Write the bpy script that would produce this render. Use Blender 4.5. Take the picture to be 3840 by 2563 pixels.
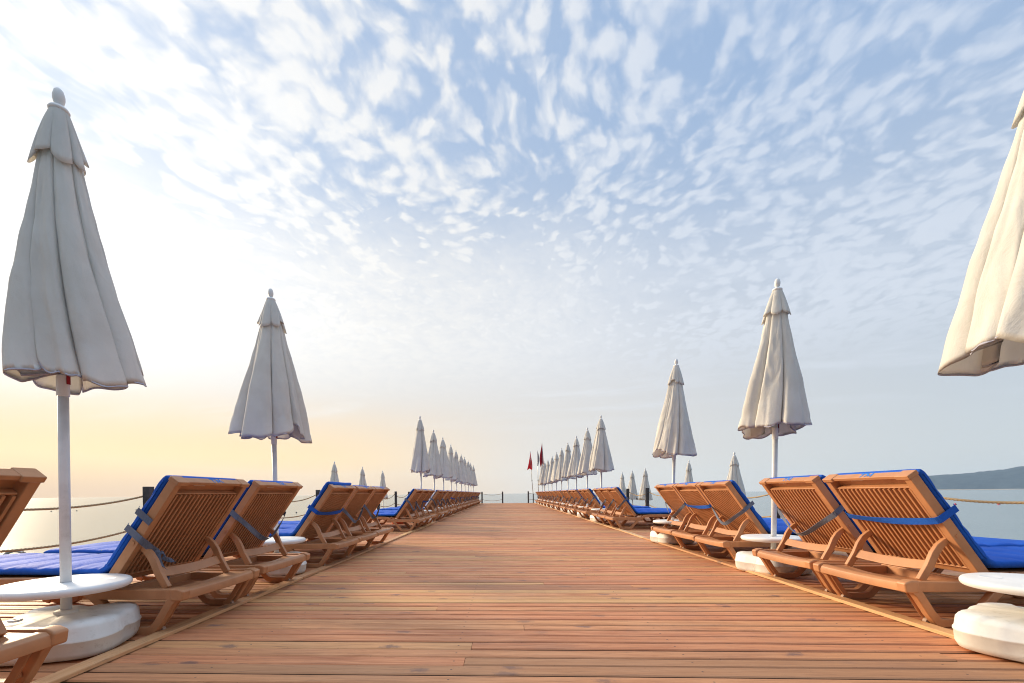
import bpy, bmesh, math, random
from mathutils import Vector, Matrix, Euler, noise

for o in list(bpy.data.objects):
    bpy.data.objects.remove(o, do_unlink=True)
scene = bpy.context.scene
C = scene.collection
R = math.radians

# ------------------------------------------------------------------ camera
EYE = 0.82
cam = bpy.data.cameras.new("camera")
camo = bpy.data.objects.new("camera", cam)
C.objects.link(camo)
cam.lens = 16.0
cam.sensor_width = 36.0
cam.clip_start = 0.05
cam.clip_end = 40000
cam.shift_x = 0.0273
cam.shift_y = 0.1548
camo.matrix_world = (Matrix.Translation((0, 0, EYE)) @ Matrix.Rotation(R(2.58), 4, 'Z')
                     @ Matrix.Rotation(R(89.2), 4, 'X') @ Matrix.Rotation(R(-0.5), 4, 'Z'))
scene.camera = camo
scene.render.resolution_x = 1024
scene.render.resolution_y = 683

# ------------------------------------------------------------------ view
scene.view_settings.view_transform = 'Standard'
scene.view_settings.look = 'None'
scene.view_settings.exposure = 0.45
scene.view_settings.gamma = 1.0
try:
    scene.cycles.volume_bounces = 1
    scene.cycles.max_bounces = 6
    scene.cycles.transparent_max_bounces = 8
    scene.cycles.use_denoising = True
    scene.cycles.filter_width = 1.05
    scene.cycles.sample_clamp_indirect = 6.0
except Exception:
    pass

SUN_AZ, SUN_EL = 56.0, 18.0      # degrees to the left of the pier axis, above the horizon
sv = Vector((-math.sin(R(SUN_AZ)) * math.cos(R(SUN_EL)), math.cos(R(SUN_AZ)) * math.cos(R(SUN_EL)), math.sin(R(SUN_EL))))


class NT:
    """small node-tree builder"""
    def __init__(s, tree):
        s.t = tree
        s.N = tree.nodes
        s.L = tree.links

    def put(s, sock, v):
        if isinstance(v, bpy.types.NodeSocket):
            s.L.new(v, sock)
        elif v is not None:
            sock.default_value = v

    def node(s, typ, ins=None, **kw):
        n = s.N.new(typ)
        for k, v in kw.items():
            setattr(n, k, v)
        for k, v in (ins or {}).items():
            s.put(n.inputs[k], v)
        return n

    def m(s, op, a, b=None, c=None, clamp=False):
        n = s.N.new('ShaderNodeMath')
        n.operation = op
        n.use_clamp = clamp
        for i, v in enumerate((a, b, c)):
            if v is not None:
                s.put(n.inputs[i], v)
        return n.outputs[0]

    def mr(s, v, a, b, c=0.0, d=1.0, smooth=True):
        n = s.node('ShaderNodeMapRange', {0: v, 1: a, 2: b, 3: c, 4: d})
        n.interpolation_type = 'SMOOTHSTEP' if smooth else 'LINEAR'
        return n.outputs[0]

    def mix(s, f, a, b, blend='MIX'):
        n = s.N.new('ShaderNodeMix')
        n.data_type = 'RGBA'
        n.blend_type = blend
        n.clamp_factor = True
        for i, v in ((0, f), (6, a), (7, b)):
            if isinstance(v, (tuple, list)) and len(v) == 3:
                v = (*v, 1)
            s.put(n.inputs[i], v)
        return n.outputs[2]

    def noise(s, vec, scale, detail=4, rough=0.55, dist=0.0, dim='3D'):
        n = s.node('ShaderNodeTexNoise', {'Vector': vec, 'Scale': scale, 'Detail': detail, 'Roughness': rough, 'Distortion': dist})
        n.noise_dimensions = dim
        return n.outputs['Fac']

    def xyz(s, v):
        n = s.node('ShaderNodeSeparateXYZ', {0: v})
        return n.outputs

    def comb(s, x, y, z=0.0):
        return s.node('ShaderNodeCombineXYZ', {0: x, 1: y, 2: z}).outputs[0]

    def mapping(s, v, loc=(0, 0, 0), rot=(0, 0, 0), sc=(1, 1, 1)):
        return s.node('ShaderNodeMapping', {'Vector': v, 'Location': loc, 'Rotation': rot, 'Scale': sc}).outputs[0]


# ------------------------------------------------------------------ sky
world = bpy.data.worlds.new("World")
scene.world = world
world.use_nodes = True
world.node_tree.nodes.clear()
w = NT(world.node_tree)
tc = w.node('ShaderNodeTexCoord').outputs['Generated']
dr = w.node('ShaderNodeVectorMath', {0: tc}, operation='NORMALIZE').outputs[0]
dx, dy, dz = w.xyz(dr)
zc = w.m('MAXIMUM', dz, 0.0)
cs = w.node('ShaderNodeVectorMath', {0: dr, 1: tuple(sv)}, operation='DOT_PRODUCT').outputs['Value']
csp = w.m('MAXIMUM', cs, 0.0)
# horizontal closeness to the sun
hl = w.m('SQRT', w.m('ADD', w.m('MULTIPLY', dx, dx), w.m('MULTIPLY', dy, dy)))
hs = Vector((sv.x, sv.y)).normalized()
ca = w.m('DIVIDE', w.m('ADD', w.m('MULTIPLY', dx, hs.x), w.m('MULTIPLY', dy, hs.y)), w.m('MAXIMUM', hl, 1e-4))
cap = w.m('MAXIMUM', ca, 0.0)
sky = w.node('ShaderNodeTexSky')
sky.sky_type = 'NISHITA'
sky.sun_disc = False
sky.sun_elevation = R(SUN_EL)
sky.sun_rotation = R(-SUN_AZ)
sky.altitude = 0
sky.air_density = 1.0
sky.dust_density = 1.2
sky.ozone_density = 2.0
nish = w.mix(1.0, sky.outputs[0], (0.10, 0.10, 0.10), 'MULTIPLY')
# thin morning veil: pale at the horizon, bluer overhead
veil = w.mix(w.mr(zc, 0.05, 0.72), (0.56, 0.61, 0.655), (0.26, 0.41, 0.66))
base = w.mix(0.82, nish, veil)
# bright veil round the sun, warm white towards the middle, a gold band low beside it
base = w.mix(w.m('MULTIPLY', w.mr(zc, 0.62, 0.04), w.mr(ca, -0.45, 0.75, 0.0, 1.0)), base, (0.70, 0.655, 0.61))
base = w.mix(w.m('MULTIPLY', w.mr(zc, 0.24, 0.04), w.mr(ca, 0.45, 0.95, 0.0, 1.0)), base, (0.95, 0.65, 0.30))
base = w.mix(w.m('MULTIPLY', w.mr(zc, 0.085, 0.0), w.mr(ca, 0.35, 0.95, 0.0, 0.92)), base, (0.64, 0.42, 0.265))
glow = w.m('POWER', csp, 7.0)
# clouds: a thin sheet of altocumulus rows on a high plane
den = w.m('ADD', zc, 0.10)
px = w.m('DIVIDE', dx, den)
py = w.m('DIVIDE', dy, den)
pl = w.mapping(w.comb(px, py, 0.0), rot=(0, 0, R(14)))


def vadd(a, b):
    return w.node('ShaderNodeVectorMath', {0: a, 1: b}, operation='ADD').outputs[0]


def warped(v, scale, amt, detail=3):
    n_ = w.node('ShaderNodeTexNoise', {'Vector': v, 'Scale': scale, 'Detail': detail}).outputs['Color']
    n_ = w.node('ShaderNodeVectorMath', {0: n_, 1: (0.5, 0.5, 0.5)}, operation='SUBTRACT').outputs[0]
    n_ = w.node('ShaderNodeVectorMath', {0: n_, 'Scale': amt}, operation='SCALE').outputs[0]
    return vadd(v, n_)


pl2 = warped(pl, 0.9, 0.45)
st = warped(w.mapping(pl2, sc=(1.0, 0.80, 1.0)), 12.0, 0.10, 6)
vor = w.node('ShaderNodeTexVoronoi', {'Vector': st, 'Scale': 19.0, 'Smoothness': 0.8, 'Randomness': 0.85}, feature='SMOOTH_F1')
puff = w.mr(vor.outputs['Distance'], 0.75, 0.05, 0.0, 1.0, False)
fine = w.noise(st, 12.0, 8, 0.66)
mid = w.noise(w.mapping(pl2, loc=(3.1, 1.7, 0), sc=(1.6, 0.34, 1.0)), 3.2, 6, 0.62)
vor2 = w.node('ShaderNodeTexVoronoi', {'Vector': st, 'Scale': 41.0, 'Smoothness': 0.6, 'Randomness': 0.9}, feature='SMOOTH_F1')
puff2 = w.mr(vor2.outputs['Distance'], 0.75, 0.05, 0.0, 1.0, False)
big = w.noise(w.mapping(pl, loc=(0.3, 5.2, 0), sc=(1.0, 0.7, 1.0)), 0.8, 2, 0.5)
rx = w.m('DIVIDE', dx, w.m('MAXIMUM', hl, 1e-4))
right = w.mr(rx, -0.05, 0.55)
left = w.mr(rx, -0.25, -0.62)
cov = w.m('ADD', w.m('MULTIPLY', w.m('SUBTRACT', mid, 0.5), w.mr(right, 0, 1, 1.3, 0.6, False)), w.m('MULTIPLY', w.m('SUBTRACT', big, 0.5), 0.9))
cov = w.m('ADD', cov, w.m('MULTIPLY', w.mr(zc, 0.55, 0.30), 0.12))
d0 = w.m('ADD', w.m('ADD', w.m('MULTIPLY', puff, 0.85), w.m('MULTIPLY', puff2, 0.26)), w.m('MULTIPLY', fine, 0.50))
d0 = w.m('ADD', d0, w.m('ADD', w.m('MULTIPLY', left, 0.34), w.m('MULTIPLY', right, 0.13)))
d0 = w.m('ADD', d0, cov)
dens = w.mr(d0, 0.52, 1.18, smooth=True)
dens = w.m('MULTIPLY', w.m('ADD', w.m('MULTIPLY', dens, 0.77), 0.20), w.mr(zc, 0.16, 0.33))
sheet = w.m('MULTIPLY', w.mr(zc, 0.14, 0.32), w.mr(zc, 0.62, 0.38))
wis = w.noise(w.mapping(warped(pl, 0.8, 0.5), rot=(0, 0, R(-22)), sc=(0.34, 1.25, 1.0)), 1.5, 6, 0.62)
wisp = w.m('MULTIPLY', w.mr(wis, 0.44, 0.70), w.m('MULTIPLY', w.mr(zc, 0.10, 0.22), w.mr(zc, 0.60, 0.38)))
dens = w.m('MAXIMUM', dens, w.m('MULTIPLY', wisp, 0.70))
dens = w.m('MAXIMUM', dens, w.m('MULTIPLY', sheet, w.m('MULTIPLY', w.mr(fine, 0.2, 0.7, 0.62, 0.88), w.mr(rx, 0.55, 0.05, 0.45, 1.0))))
dens = w.m('MULTIPLY', dens, w.mr(right, 0, 1, 0.95, 0.66, False))
cloudc = w.mix(w.mr(cs, 0.15, 0.85), (0.67, 0.72, 0.80), (0.80, 0.79, 0.77))
cloudc = w.mix(w.mr(fine, 0.35, 0.65, 0.22, 0.0), cloudc, (0.60, 0.66, 0.76))
col = w.mix(dens, base, cloudc)
gl = w.node('ShaderNodeVectorMath', {0: (1.05, 1.0, 0.90), 'Scale': w.m('MULTIPLY', w.m('MULTIPLY', glow, 0.30), w.mr(zc, 0.08, 0.30, 0.10, 1.0))}, operation='SCALE').outputs[0]
col = w.node('ShaderNodeVectorMath', {0: col, 1: gl}, operation='ADD').outputs[0]
# unseen sky shaped for light: overhead boosted for the deck, low behind dimmed
col = w.node('ShaderNodeVectorMath', {0: col, 'Scale': w.m('MULTIPLY', w.mr(zc, 0.76, 0.97, 0.86, 2.3), w.m('SUBTRACT', 1.0, w.m('MULTIPLY', w.mr(dy, 0.15, -0.5, 0.0, 0.50), w.mr(zc, 0.75, 0.15))))}, operation='SCALE').outputs[0]
bg = w.node('ShaderNodeBackground', {'Color': col, 'Strength': 1.0})
wo = w.node('ShaderNodeOutputWorld')
w.L.new(bg.outputs[0], wo.inputs['Surface'])

sun = bpy.data.lights.new("sun", 'SUN')
sun.energy = 4.0
sun.angle = R(13.0)
sun.color = (1.0, 0.80, 0.54)
suno = bpy.data.objects.new("sun", sun)
C.objects.link(suno)
suno.rotation_euler = sv.to_track_quat('Z', 'Y').to_euler()
suno.location = (0, 0, 30)


# ------------------------------------------------------------------ materials
def mat(name):
    m = bpy.data.materials.new(name)
    m.use_nodes = True
    m.node_tree.nodes.clear()
    t = NT(m.node_tree)
    p = t.node('ShaderNodeBsdfPrincipled')
    o = t.node('ShaderNodeOutputMaterial')
    t.L.new(p.outputs[0], o.inputs['Surface'])
    return m, t, p, o


def bump(t, p, h, strength, dist):
    b = t.node('ShaderNodeBump', {'Height': h, 'Strength': strength, 'Distance': dist})
    t.L.new(b.outputs[0], p.inputs['Normal'])
    return b


def mottled(name, c1, c2, scale, rough=0.5, r2=None, bs=0.1, bd=0.002, bscale=60, spec=0.5, dirt=None):
    m, t, p, o = mat(name)
    tc = t.node('ShaderNodeTexCoord').outputs['Object']
    n = t.noise(tc, scale, 5, 0.6)
    c = t.mix(t.mr(n, 0.35, 0.65), c1, c2)
    if dirt:
        d = t.noise(t.mapping(tc, loc=(3, 5, 1)), scale * 2.3, 8, 0.7)
        c = t.mix(t.mr(d, 0.56, 0.78, 0.0, dirt[1]), c, dirt[0])
    t.put(p.inputs['Base Color'], c)
    t.put(p.inputs['Roughness'], t.mr(n, 0.3, 0.7, rough, r2 if r2 else rough))
    p.inputs['Specular IOR Level'].default_value = spec
    bump(t, p, t.noise(tc, bscale, 4, 0.6), bs, bd)
    return m


def wood(name, pale_grain, dark, side):
    """weathered softwood boards; every board keeps its own shade"""
    m, t, p, o = mat(name)
    tc = t.node('ShaderNodeTexCoord').outputs['Object']
    rnd = t.node('ShaderNodeNewGeometry').outputs['Random Per Island']
    off = t.comb(t.m('MULTIPLY', rnd, 37.0), t.m('MULTIPLY', rnd, 91.0), t.m('MULTIPLY', rnd, 13.0))
    v = t.node('ShaderNodeVectorMath', {0: tc, 1: off}, operation='ADD').outputs[0]
    sc = (1, 14, 14) if side == 'x' else (14, 1, 14)
    g = t.noise(t.mapping(v, sc=sc), 2.3, 8, 0.68, 0.5)
    g2 = t.noise(t.mapping(v, sc=tuple(a * 1.0 if a > 1 else 0.6 for a in sc)), 9.0, 5, 0.7, 0.2)
    blot = t.noise(t.mapping(v, loc=(5, 2, 0), sc=(1, 1.7, 1)), 1.3, 5, 0.6)
    c = t.mix(t.mr(g, 0.32, 0.68), pale_grain, dark)  # grain noise mixes the pale and dark wood tones
    c = t.mix(t.mr(rnd, 0, 1, 0.0, 0.60, False), c, (0.58, 0.20, 0.09))
    rn2 = t.m('FRACT', t.m('MULTIPLY', rnd, 7.31))
    c = t.mix(t.mr(rn2, 0.45, 1.0, 0.0, 0.75, False), c, (0.66, 0.38, 0.155))
    rn3 = t.m('FRACT', t.m('MULTIPLY', rnd, 17.77))
    c = t.mix(t.mr(rn3, 0.60, 1.0, 0.0, 0.62, False), c, (0.33, 0.165, 0.085))
    c = t.mix(t.mr(blot, 0.50, 0.72, 0.0, 0.30), c, (0.32, 0.17, 0.11))
    c = t.mix(t.mr(g2, 0.54, 0.70, 0.0, 0.60), c, (0.17, 0.075, 0.04))
    # knots
    kv = t.mapping(v, sc=(2.3, 5.0, 1) if side == 'x' else (5.0, 2.3, 1))
    kn = t.node('ShaderNodeTexVoronoi', {'Vector': kv, 'Scale': 1.0, 'Randomness': 1.0}, voronoi_dimensions='2D')
    kd = t.m('ADD', kn.outputs['Distance'], t.m('MULTIPLY', t.m('SUBTRACT', t.noise(v, 26, 5, 0.7), 0.5), 0.34))
    kr = t.xyz(kn.outputs['Color'])[0]
    km = t.m('MULTIPLY', t.mr(kd, 0.17, 0.02), t.mr(kr, 0.45, 0.9))
    c = t.mix(t.m('MULTIPLY', km, 0.70), c, (0.13, 0.085, 0.08))
    # nail heads, dirt specks
    sp = t.noise(t.mapping(tc, sc=(1, 1.5, 1)), 75, 2, 0.5)
    c = t.mix(t.mr(sp, 0.70, 0.76, 0.0, 0.5), c, (0.09, 0.05, 0.03))
    if side == 'x':
        ox, oy, oz = t.xyz(tc)
        fx = t.m('ABSOLUTE', t.m('SUBTRACT', t.m('FRACT', t.m('DIVIDE', t.m('SUBTRACT', ox, -6.1 + 0.095 - 0.575), 1.15)), 0.5))
        fy = t.m('ABSOLUTE', t.m('SUBTRACT', t.m('FRACT', t.m('DIVIDE', t.m('SUBTRACT', oy, 0.35 + 0.022 + 0.0), 0.1135 / 2)), 0.5))
        d2 = t.m('ADD', t.m('POWER', t.m('MULTIPLY', fx, 1.15), 2.0), t.m('POWER', t.m('MULTIPLY', fy, 0.05675), 2.0))
        c = t.mix(t.mr(d2, 0.00004, 0.000012, 0.0, 0.85), c, (0.07, 0.05, 0.04))
    t.put(p.inputs['Base Color'], c)
    t.put(p.inputs['Roughness'], t.mr(g, 0.3, 0.7, 0.50, 0.72))
    p.inputs['Specular IOR Level'].default_value = 0.35
    h = t.m('ADD', g, t.m('MULTIPLY', g2, 0.7))
    bump(t, p, h, 0.45, 0.0035)
    return m


M = {}
M['tar'] = mottled('tarred_timber', (0.045, 0.028, 0.018), (0.03, 0.019, 0.012), 8, 0.8, 0.9)  # joists and fascia, and the added sheet that darkens the gaps
M['edge'] = mottled('dirty_shaded_board_edge', (0.055, 0.028, 0.017), (0.035, 0.018, 0.012), 8, 0.8, 0.9)  # joint dirt and gap shade painted into the board sides
M['deck'] = wood('deck_wood', (0.74, 0.335, 0.150), (0.42, 0.155, 0.066), 'x')
M['strip'] = wood('strip_wood', (0.72, 0.46, 0.24), (0.58, 0.34, 0.17), 'y')
M['plastic'] = mottled('terracotta_plastic', (0.52, 0.245, 0.113), (0.44, 0.20, 0.09), 6, 0.40, 0.5, 0.12, 0.0008, 420, 0.45, ((0.30, 0.19, 0.13), 0.35))
M['white'] = mottled('white_plastic', (0.80, 0.80, 0.79), (0.72, 0.72, 0.70), 4, 0.38, 0.5, 0.05, 0.001, 80, 0.5, ((0.52, 0.46, 0.38), 0.30))
M['basew'] = mottled('weathered_white_plastic', (0.80, 0.79, 0.74), (0.69, 0.68, 0.63), 5, 0.5, 0.65, 0.25, 0.002, 30, 0.4, ((0.36, 0.30, 0.22), 0.7))
M['pole'] = mottled('white_pole', (0.74, 0.75, 0.76), (0.64, 0.65, 0.66), 7, 0.35, 0.45, 0.06, 0.001, 60, 0.5, ((0.30, 0.29, 0.28), 0.25))
M['post'] = mottled('dark_post', (0.055, 0.055, 0.062), (0.035, 0.035, 0.04), 8, 0.55, 0.7, 0.3, 0.002, 40, 0.4)
M['rubber'] = mottled('roller_rubber', (0.40, 0.27, 0.20), (0.32, 0.21, 0.15), 20, 0.6, 0.7)
M['ink'] = mottled('blue_ink', (0.02, 0.17, 0.55), (0.03, 0.22, 0.60), 30, 0.6, 0.6)
M['sticker'] = mottled('pale_sticker', (0.66, 0.52, 0.42), (0.60, 0.46, 0.36), 30, 0.4, 0.4)
M['red'] = mottled('red_cloth', (0.80, 0.02, 0.03), (0.62, 0.012, 0.02), 6, 0.8, 0.8)
M['dred'] = mottled('dark_red_cloth', (0.42, 0.014, 0.03), (0.32, 0.01, 0.02), 6, 0.8, 0.8)
M['gcloth'] = mottled('grey_cloth', (0.50, 0.50, 0.50), (0.36, 0.36, 0.38), 6, 0.8, 0.8)
M['steel'] = mottled('steel_tube', (0.42, 0.40, 0.37), (0.33, 0.31, 0.29), 9, 0.3, 0.4)
M['steel'].node_tree.nodes['Principled BSDF'].inputs['Metallic'].default_value = 0.7
M['buoyd'] = mottled('dark_float', (0.03, 0.03, 0.03), (0.05, 0.045, 0.04), 9, 0.5, 0.5)
M['buoyr'] = mottled('red_float', (0.55, 0.03, 0.06), (0.45, 0.03, 0.05), 9, 0.4, 0.4)
M['orange'] = mottled('orange_float', (0.75, 0.14, 0.03), (0.62, 0.10, 0.02), 9, 0.4, 0.4)
M['housew'] = mottled('pale_render', (0.78, 0.75, 0.70), (0.66, 0.62, 0.56), .05, 0.8, 0.8)
M['rooft'] = mottled('tile_roof', (0.42, 0.20, 0.13), (0.34, 0.16, 0.10), .1, 0.8, 0.8)
M['dark'] = mottled('window_dark', (0.03, 0.035, 0.04), (0.05, 0.05, 0.055), 1, 0.3, 0.3)


def cloth(name, c1, c2, transl, weave=1400, wr=7, rough=0.85, sheen=0.2):
    m, t, p, o = mat(name)
    tc = t.node('ShaderNodeTexCoord').outputs['Object']
    n = t.noise(tc, 3.0, 5, 0.6)
    c = t.mix(t.mr(n, 0.35, 0.65), c1, c2)
    t.put(p.inputs['Base Color'], c)
    p.inputs['Roughness'].default_value = rough
    p.inputs['Specular IOR Level'].default_value = 0.25
    p.inputs['Sheen Weight'].default_value = sheen
    cr = t.noise(t.mapping(tc, rot=(0.4, 0.3, 0.5), sc=(1, 1, 0.55)), wr, 7, 0.62, 0.8)
    h = t.m('ADD', cr, t.m('MULTIPLY', t.noise(tc, 160, 2, 0.5), 0.05))
    b = bump(t, p, h, 0.55, 0.02)
    if transl:
        tr = t.node('ShaderNodeBsdfTranslucent', {'Color': c})
        t.L.new(b.outputs[0], tr.inputs['Normal'])
        mx = t.node('ShaderNodeMixShader', {0: transl})
        t.L.new(p.outputs[0], mx.inputs[1])
        t.L.new(tr.outputs[0], mx.inputs[2])
        t.L.new(mx.outputs[0], o.inputs['Surface'])
    return m


M['canvas'] = cloth('cream_canvas', (0.86, 0.845, 0.80), (0.80, 0.78, 0.73), 0.38)
M['hem'] = cloth('pale_hem', (0.58, 0.57, 0.66), (0.52, 0.51, 0.60), 0.2)
M['blue'] = cloth('blue_canvas', (0.010, 0.105, 0.52), (0.008, 0.085, 0.44), 0.0, wr=9, rough=0.75, sheen=0.0)
M['slate'] = cloth('slate_webbing', (0.15, 0.18, 0.255), (0.09, 0.11, 0.165), 0.0, wr=25)
M['piping'] = cloth('white_canvas', (0.62, 0.64, 0.68), (0.55, 0.57, 0.62), 0.0, wr=20)


def rope_mat(name, a, b):
    m, t, p, o = mat(name)
    tc = t.node('ShaderNodeTexCoord').outputs['Object']
    t.put(p.inputs['Base Color'], t.mix(t.noise(tc, 40, 4, 0.6), a, b))
    p.inputs['Roughness'].default_value = 0.9
    return m


M['rope'] = rope_mat('hemp_rope', (0.42, 0.30, 0.17), (0.26, 0.18, 0.10))

# water
m, t, p, o = mat('sea_water')
tc = t.node('ShaderNodeTexCoord').outputs['Object']
p.inputs['Base Color'].default_value = (0.08, 0.145, 0.165, 1)
p.inputs['Roughness'].default_value = 0.17
p.inputs['IOR'].default_value = 1.8
p.inputs['Specular IOR Level'].default_value = 0.8
wv = t.noise(t.mapping(tc, sc=(1, 1.6, 1)), 0.55, 5, 0.55, 0.3)
wv2 = t.noise(t.mapping(tc, rot=(0, 0, 0.2), sc=(0.25, 1.0, 1)), 0.06, 3, 0.5)
hgt = t.m('MULTIPLY', wv, t.mr(wv2, 0.35, 0.62, 0.35, 1.0))
bump(t, p, hgt, 0.32, 0.14)
M['water'] = m

# far wooded hill, blue of the distance haze painted into its colour
m, t, p, o = mat('wooded_hill')
tc = t.node('ShaderNodeTexCoord').outputs['Object']
n = t.noise(tc, 0.02, 8, 0.65)
n2 = t.noise(tc, 0.004, 4, 0.6)
c = t.mix(t.mr(n, 0.35, 0.65), (0.030, 0.055, 0.085), (0.050, 0.080, 0.110))
c = t.mix(t.mr(n2, 0.58, 0.72, 0.0, 0.7), c, (0.12, 0.115, 0.10))
t.put(p.inputs['Base Color'], c)
p.inputs['Roughness'].default_value = 1.0
p.inputs['Specular IOR Level'].default_value = 0.05
M['hill'] = m


# ------------------------------------------------------------------ mesh helpers
def tag(o, label=None, cat=None, group=None, kind=None):
    if label: o['label'] = label
    if cat: o['category'] = cat
    if group: o['group'] = group
    if kind: o['kind'] = kind
    return o


def empty(name, loc, rz=0.0):
    o = bpy.data.objects.new(name, None)
    o.empty_display_size = 0.2
    C.objects.link(o)
    o.location = loc
    o.rotation_euler = (0, 0, rz)
    return o


def obj(name, bm, m, parent=None, smooth=False, bevel=0.0, seg=2, solid=0.0, autosm=None):
    bmesh.ops.recalc_face_normals(bm, faces=bm.faces)
    me = bpy.data.meshes.new(name)
    bm.to_mesh(me)
    bm.free()
    for mm in (m if isinstance(m, (list, tuple)) else [m]):
        me.materials.append(mm)
    if smooth or bevel:
        for f in me.polygons:
            f.use_smooth = True
    o = bpy.data.objects.new(name, me)
    C.objects.link(o)
    if parent is not None:
        o.parent = parent
    if solid:
        md = o.modifiers.new('solid', 'SOLIDIFY')
        md.thickness = solid
        md.offset = 0
    if bevel:
        md = o.modifiers.new('bevel', 'BEVEL')
        md.width = bevel
        md.segments = seg
        md.limit_method = 'ANGLE'
        md.angle_limit = R(35)
        md.harden_normals = True
    return o


def box(bm, a, b, xf=None):
    x0, y0, z0 = a
    x1, y1, z1 = b
    vs = [Vector(p) for p in ((x0, y0, z0), (x1, y0, z0), (x1, y1, z0), (x0, y1, z0), (x0, y0, z1), (x1, y0, z1), (x1, y1, z1), (x0, y1, z1))]
    if xf is not None:
        vs = [xf @ v for v in vs]
    v = [bm.verts.new(p) for p in vs]
    for f in ((3, 2, 1, 0), (4, 5, 6, 7), (0, 1, 5, 4), (1, 2, 6, 5), (2, 3, 7, 6), (3, 0, 4, 7)):
        bm.faces.new([v[i] for i in f])


def sweep_xz(bm, pts, wid, y0, y1):
    """band of width wid along an x-z polyline, extruded from y0 to y1; wid may be a list"""
    n = len(pts)
    P = [Vector((p[0], 0, p[1])) for p in pts]
    ring = []
    for i, q in enumerate(P):
        a = P[i - 1] if i else P[i]
        b = P[i + 1] if i < n - 1 else P[i]
        d = (b - a).normalized()
        nn = Vector((-d.z, 0, d.x))
        if 0 < i < n - 1:
            d1 = (P[i] - P[i - 1]).normalized()
            k = max(0.5, nn.dot(Vector((-d1.z, 0, d1.x))))
        else:
            k = 1
        h = (wid[i] if isinstance(wid, (list, tuple)) else wid) / 2 / k
        o_, i_ = q + nn * h, q - nn * h
        ring.append([bm.verts.new((o_.x, y0, o_.z)), bm.verts.new((i_.x, y0, i_.z)), bm.verts.new((i_.x, y1, i_.z)), bm.verts.new((o_.x, y1, o_.z))])
    for a, b in zip(ring, ring[1:]):
        for k in range(4):
            bm.faces.new((a[k], a[(k + 1) % 4], b[(k + 1) % 4], b[k]))
    bm.faces.new(ring[0])
    bm.faces.new(ring[-1][::-1])


def tube(bm, pts, r, n=10, caps=True, twist=0.0, lobes=0):
    P = [Vector(p) for p in pts]
    rings = []
    s = 0.0
    up = Vector((0, 0, 1))
    for i, q in enumerate(P):
        a = P[i - 1] if i else P[i]
        b = P[i + 1] if i < len(P) - 1 else P[i]
        if i: s += (P[i] - P[i - 1]).length
        d = (b - a).normalized()
        u = up if abs(d.z) < 0.95 else Vector((1, 0, 0))
        e1 = d.cross(u).normalized()
        e2 = e1.cross(d).normalized()
        rr = r[i] if isinstance(r, (list, tuple)) else r
        ring = []
        for k in range(n):
            th = 2 * math.pi * k / n
            rad = rr * (1 + (0.22 * math.cos(lobes * (th - twist * s)) if lobes else 0))
            ring.append(bm.verts.new(q + (e1 * math.cos(th) + e2 * math.sin(th)) * rad))
        rings.append(ring)
    for a, b in zip(rings, rings[1:]):
        for k in range(n):
            bm.faces.new((a[k], a[(k + 1) % n], b[(k + 1) % n], b[k]))
    if caps:
        bm.faces.new(rings[0][::-1])
        bm.faces.new(rings[-1])


def lathe(bm, prof, n=32, c=(0, 0, 0)):
    rings = []
    for r_, z in prof:
        if r_ < 1e-5:
            rings.append([bm.verts.new((c[0], c[1], c[2] + z))])
        else:
            rings.append([bm.verts.new((c[0] + r_ * math.cos(2 * math.pi * k / n), c[1] + r_ * math.sin(2 * math.pi * k / n), c[2] + z)) for k in range(n)])
    for a, b in zip(rings, rings[1:]):
        for k in range(n):
            if len(a) == 1 and len(b) == 1: continue
            if len(a) == 1: bm.faces.new((a[0], b[k], b[(k + 1) % n]))
            elif len(b) == 1: bm.faces.new((a[k], a[(k + 1) % n], b[0]))
            else: bm.faces.new((a[k], a[(k + 1) % n], b[(k + 1) % n], b[k]))


def copy_tree(o, parent=None):
    c = o.copy()
    C.objects.link(c)
    c.parent = parent
    for ch in CH.get(o.name, ()):
        copy_tree(ch, c)
    return c


CH = {}


def index_children():
    CH.clear()
    for o in bpy.data.objects:
        if o.parent:
            CH.setdefault(o.parent.name, []).append(o)


NB = bmesh.new
ORD = ['first', 'second', 'third', 'fourth', 'fifth', 'sixth', 'seventh', 'eighth', 'ninth', 'tenth', 'eleventh', 'twelfth', 'thirteenth', 'fourteenth', 'fifteenth',
       'sixteenth', 'seventeenth', 'eighteenth', 'nineteenth', 'twentieth'] + ['twenty-' + a for a in ('first', 'second', 'third', 'fourth', 'fifth', 'sixth', 'seventh', 'eighth', 'ninth')] + ['thirtieth', 'thirty-first']

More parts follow.
